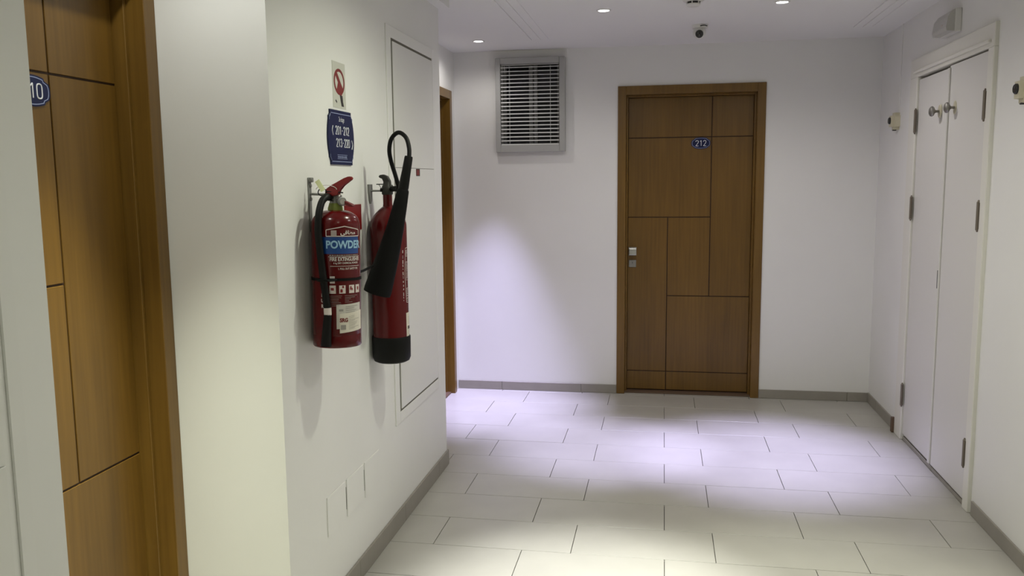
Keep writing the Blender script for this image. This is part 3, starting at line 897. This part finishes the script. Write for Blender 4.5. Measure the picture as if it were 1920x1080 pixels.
tube(bm, [(BX - 0.030, BY - 0.015, zz + 0.004), (BX - 0.020, BY - 0.016, zz - 0.012), (BX - 0.010, BY - 0.016, zz - 0.020)], 0.0012, 6)
box(bm, BX - 0.024, BX - 0.016, BY - 0.020, BY - 0.014, zz - 0.026, zz - 0.012, bevel=0.001)
eo('safety_pin', bm, 'rubber')
HY = 3.225
bm = bmesh.new(); tube(bm, [(BX + 0.018, BY - 0.006, BZ + 0.705), (BX + 0.045, BY - 0.030, BZ + 0.706)], [0.011, 0.011], 14)
eo('hose_fitting', bm, 'rubber')
lp = spline([(-1.042, 3.245, 1.532), (-1.030, 3.225, 1.548), (-1.036, 3.21, 1.592), (-1.050, 3.205, 1.645), (-1.054, 3.2, 1.690), (-1.042, 3.195, 1.732), (-1.012, 3.19, 1.754), (-0.980, 3.18, 1.735), (-0.965, 3.17, 1.695), (-0.963, 3.16, 1.655), (-0.967, 3.155, 1.63)], 6)
bm = bmesh.new(); tube(bm, lp, 0.0084, 14)
eo('hose', bm, 'rubber')
ht, hb = Vector((-0.962, 3.155, 1.662)), Vector((-1.0965, 3.128, 1.135))
ax = (hb - ht)
def on(t): return ht + ax * t + Vector((0.012 * math.sin(PI * t), 0, 0))
bm = bmesh.new(); tube(bm, [on(0), on(0.01), on(0.10), on(0.22), on(0.25)], [0.0145, 0.016, 0.0172, 0.020, 0.019], 20)
hg = eo('horn_grip', bm, 'rubber')
bm = bmesh.new(); tube(bm, [on(0.24), on(0.25), on(0.36), on(0.5), on(0.65), on(0.8), on(0.97), on(1.0)], [0.021, 0.0235, 0.0275, 0.033, 0.040, 0.047, 0.054, 0.0535], 28, caps=False)
tube(bm, [on(0.999), on(0.7)], [0.0505, 0.03], 28, caps=False)
c0 = on(0.9995)
eo('discharge_horn', bm, 'rubber_matte')
# printed marks, running up the side that faces away from the wall
rw2 = BR
CB = math.radians(-2)
def lab2(name, bms, m, parent=b2):
    out = bmesh.new()
    for b_ in bms: join_bm(out, b_)
    cyl_map(BX, BY, rw2, CB, out)
    return eo(name, out, m, parent, False)
zq = lambda py: 1.385 - (py - 420) * 0.00219
ll = [flat_line([(0.020, zq(457)), (-0.012, zq(459)), (-0.020, zq(508)), (-0.012, zq(559)), (0.020, zq(561))], 0.0022, 0, 0.001, 6)]
for (a, b) in ((463, 474), (484, 518), (533, 548), (551, 556)):
    ll.append(flat_line([(-0.010, zq(a)), (0.018, zq(a)), (0.018, zq(b)), (-0.010, zq(b)), (-0.010, zq(a))], 0.0012, 0, 0.001, 4))
    rr = random.Random(a)
    v = zq(a) - 0.004
    while v > zq(b) + 0.003:
        ll.append(flat_line([(-0.007, v), (rr.uniform(0.0, 0.010), v)], 0.0018, 0, 0.001, 3)); v -= rr.uniform(0.004, 0.006)
rr = random.Random(5)
v = zq(462)
while v > zq(556):
    hgt = rr.uniform(0.004, 0.016)
    ll.append(flat_line([(-0.030 + rr.uniform(-0.001, 0.001), v), (-0.030, v - hgt)], rr.uniform(0.0015, 0.004), 0, 0.001, 3)); v -= hgt + rr.uniform(0.002, 0.010)
tag(lab2('side_print', ll, 'print_pale'), kind='stuff')
lab2('service_sticker', [sticker(-0.016, 0.034, zq(623), zq(579), 0.0008, 10)], 'paper')
lab2('sticker_logo', [flat_text('SRG', 0.0120, 0.006, zq(607), 0.85, 0.0008, 0.0014)], 'print_dark')
fp = []
for k in range(5):
    v = zq(587 + k * 3)
    fp.append(flat_line([(-0.006, v), (0.020, v)], 0.0012, 0, 0.0012, 4))
for k in range(3):
    v = zq(613 + k * 3)
    fp.append(flat_line([(-0.008, v), (0.020, v)], 0.0012, 0, 0.0012, 4))
tag(lab2('sticker_print', fp, 'print_grey'), kind='stuff')
# its bracket
bm = bmesh.new()
prism(bm, [(3.262, 1.556), (3.300, 1.556), (3.300, 1.535), (3.290, 1.490), (3.280, 1.478), (3.272, 1.492), (3.262, 1.530)], 0.008, lambda u, v, d: Vector((XL + 0.0005 + d, u, v)))
tube(bm, [(XL + 0.004, 3.282, 1.530), (BX - 0.016, 3.282, 1.530)], 0.004, 10)
obj_b = tag(obj('wall_bracket', bm, 'zinc', None, True), 'small grey hook bracket holding the horn extinguisher', 'bracket', 'extinguisher wall brackets')

# ------------------------------------------------------------------ devices on the right wall
def sensor(label, y, z):
    s = thing('wall_sensor', label, 'sensor', (XR, y, z), group='wall sensors')
    bm = bmesh.new()
    box(bm, -0.050, 0.0, -0.042, 0.042, -0.052, 0.052)
    bmesh.ops.bevel(bm, geom=[e for e in bm.edges if min(v.co.x for v in e.verts) < -0.02], offset=0.018, segments=4, affect='EDGES')
    obj('housing', bm, 'plastic_cream', s, True, world=False)
    bm = bmesh.new(); lathe(bm, [(0.021, -0.046), (0.021, -0.056), (0.017, -0.060), (0.016, -0.058), (0, -0.056)], (0, 0, 0.004), 'X', 28)
    ln = obj('lens_ring', bm, 'black', s, True, world=False)
    bm = bmesh.new(); lathe(bm, [(0, -0.0612), (0.010, -0.0592), (0.0155, -0.0575)], (0, 0, 0.004), 'X', 24)
    obj('lens', bm, 'lens', ln, True, world=False)
    obj('bottom_sensor', B((-0.034, -0.014, -0.016, 0.010, -0.058, -0.050), bevel=0.002), 'black', s, world=False)
    return s
sensor('small cream wall sensor with dark lens between the corner and cupboard', 5.690, 1.909)
sensor('small cream wall sensor with dark lens at the right picture edge', 3.752, 1.905)
tag(obj('cable_channel', B((XR - 0.005, XR, 5.672, 5.684, 1.958, H), bevel=0.001), 'wall'), 'thin white cable channel running up from the farther wall sensor', 'cable channel')
eb = thing('emergency_light', 'pale emergency light box on the wall above the cupboard door', 'light', (XR, 4.72, 2.28))
obj('housing', B((XR - 0.030, XR, 4.615, 4.850, 2.276, 2.388), bevel=0.004, seg=2), 'plastic_white', eb)
bm = bmesh.new()
prism(bm, [(-0.030, 2.280), (-0.066, 2.282), (-0.070, 2.300), (-0.062, 2.352), (-0.042, 2.380), (-0.030, 2.384)], 0.225, lambda u, v, d: Vector((XR + u, 4.620 + d, v)))
obj('diffuser', bm, 'plastic_grey', eb)
bm = bmesh.new(); lathe(bm, [(0, -0.0705), (0.006, -0.070), (0.006, -0.064)], (XR, 4.69, 2.315), 'X', 14)
obj('indicator', bm, 'print_pale', eb, True)

# ------------------------------------------------------------------ ceiling devices
cm = thing('security_camera', 'small white ceiling camera with dark round lens', 'camera', (0.205, 5.43, H))
bm = bmesh.new(); lathe(bm, [(0, 0.0), (0.050, 0.0), (0.050, -0.012), (0.044, -0.020), (0, -0.022)], (0.205, 5.43, H), 'Z', 32)
obj('base', bm, 'plastic_white', cm, True)
bm = bmesh.new()
cc = Vector((0.203, 5.425, H - 0.045))
bmesh.ops.create_uvsphere(bm, u_segments=28, v_segments=16, radius=0.040, matrix=Matrix.Translation(cc))
obj('ball', bm, 'plastic_white', cm, True)
dirv = (Vector((-0.02, 0, 1.75)) - cc).normalized()
dirv = Vector((-0.05, -0.93, -0.36)).normalized()
bm = bmesh.new(); tube(bm, [cc + dirv * 0.028, cc + dirv * 0.044], [0.024, 0.023], 24)
ln = obj('lens_barrel', bm, 'black', cm, True)
bm = bmesh.new(); tube(bm, [cc + dirv * 0.044, cc + dirv * 0.0455], [0.013, 0.011], 20)
obj('lens', bm, 'lens', ln, True)
bm = bmesh.new()
tube(bm, spline([(0.205, 5.376, H - 0.014), (0.228, 5.379, H - 0.010), (0.246, 5.393, H - 0.013)], 4), 0.003, 8)
obj('cable', bm, 'black', cm, True)
sd = thing('smoke_detector', 'white round smoke detector on the ceiling at the top edge', 'smoke detector', (0.140, 4.64, H))
bm = bmesh.new(); lathe(bm, [(0, 0), (0.055, 0), (0.055, -0.010), (0.050, -0.016), (0.038, -0.018), (0.036, -0.018)], (0.14, 4.64, H), 'Z', 36)
obj('base', bm, 'plastic_white', sd, True)
bm = bmesh.new(); lathe(bm, [(0.030, -0.016), (0.030, -0.030), (0, -0.030)], (0.14, 4.64, H), 'Z', 28)
obj('sensing_chamber', bm, 'black', sd, True)
bm = bmesh.new(); lathe(bm, [(0, -0.028), (0.036, -0.028), (0.036, -0.034), (0.028, -0.040), (0, -0.042)], (0.14, 4.64, H), 'Z', 32)
obj('cap', bm, 'plastic_white', sd, True)
for k in range(6):
    a = k * PI / 3 + 0.3
    bm = bmesh.new()
    tube(bm, [(0.14 + 0.034 * math.cos(a), 4.64 + 0.034 * math.sin(a), H - 0.016), (0.14 + 0.034 * math.cos(a), 4.64 + 0.034 * math.sin(a), H - 0.030)], 0.0035, 6)
    obj('cage_post', bm, 'plastic_white', sd)

# ------------------------------------------------------------------ downlights
for (x, y, pb, ab, cb, ps, cs, face, lb) in LAMPS:
    d = thing('downlight', lb, 'light', (x, y, H), group='ceiling downlights')
    bm = bmesh.new(); lathe(bm, [(0.030, 0.0005), (0.030, -0.003), (0.034, -0.005), (0.041, -0.003), (0.042, 0.0005)], (x, y, H), 'Z', 32)
    obj('trim_ring', bm, 'plastic_white', d, True)
    bm = bmesh.new(); lathe(bm, [(0, -0.003), (0.022, -0.0028), (0.030, -0.001)], (x, y, H), 'Z', 28)
    obj('lamp_face', bm, face, d, True)
    for nm, e, c, ang, bl_ in (('downlight_beam', pb, cb, ab, 1.0), ('downlight_spill', ps, cs, 160, 0.6)):
        ld = bpy.data.lights.new(nm, 'SPOT')
        ld.energy = e
        ld.color = c
        ld.spot_size = math.radians(ang)
        ld.spot_blend = bl_
        ld.shadow_soft_size = 0.028
        lo = bpy.data.objects.new(nm, ld)
        COL.objects.link(lo)
        lo.parent = d
        lo.location = (0, 0, -0.012)
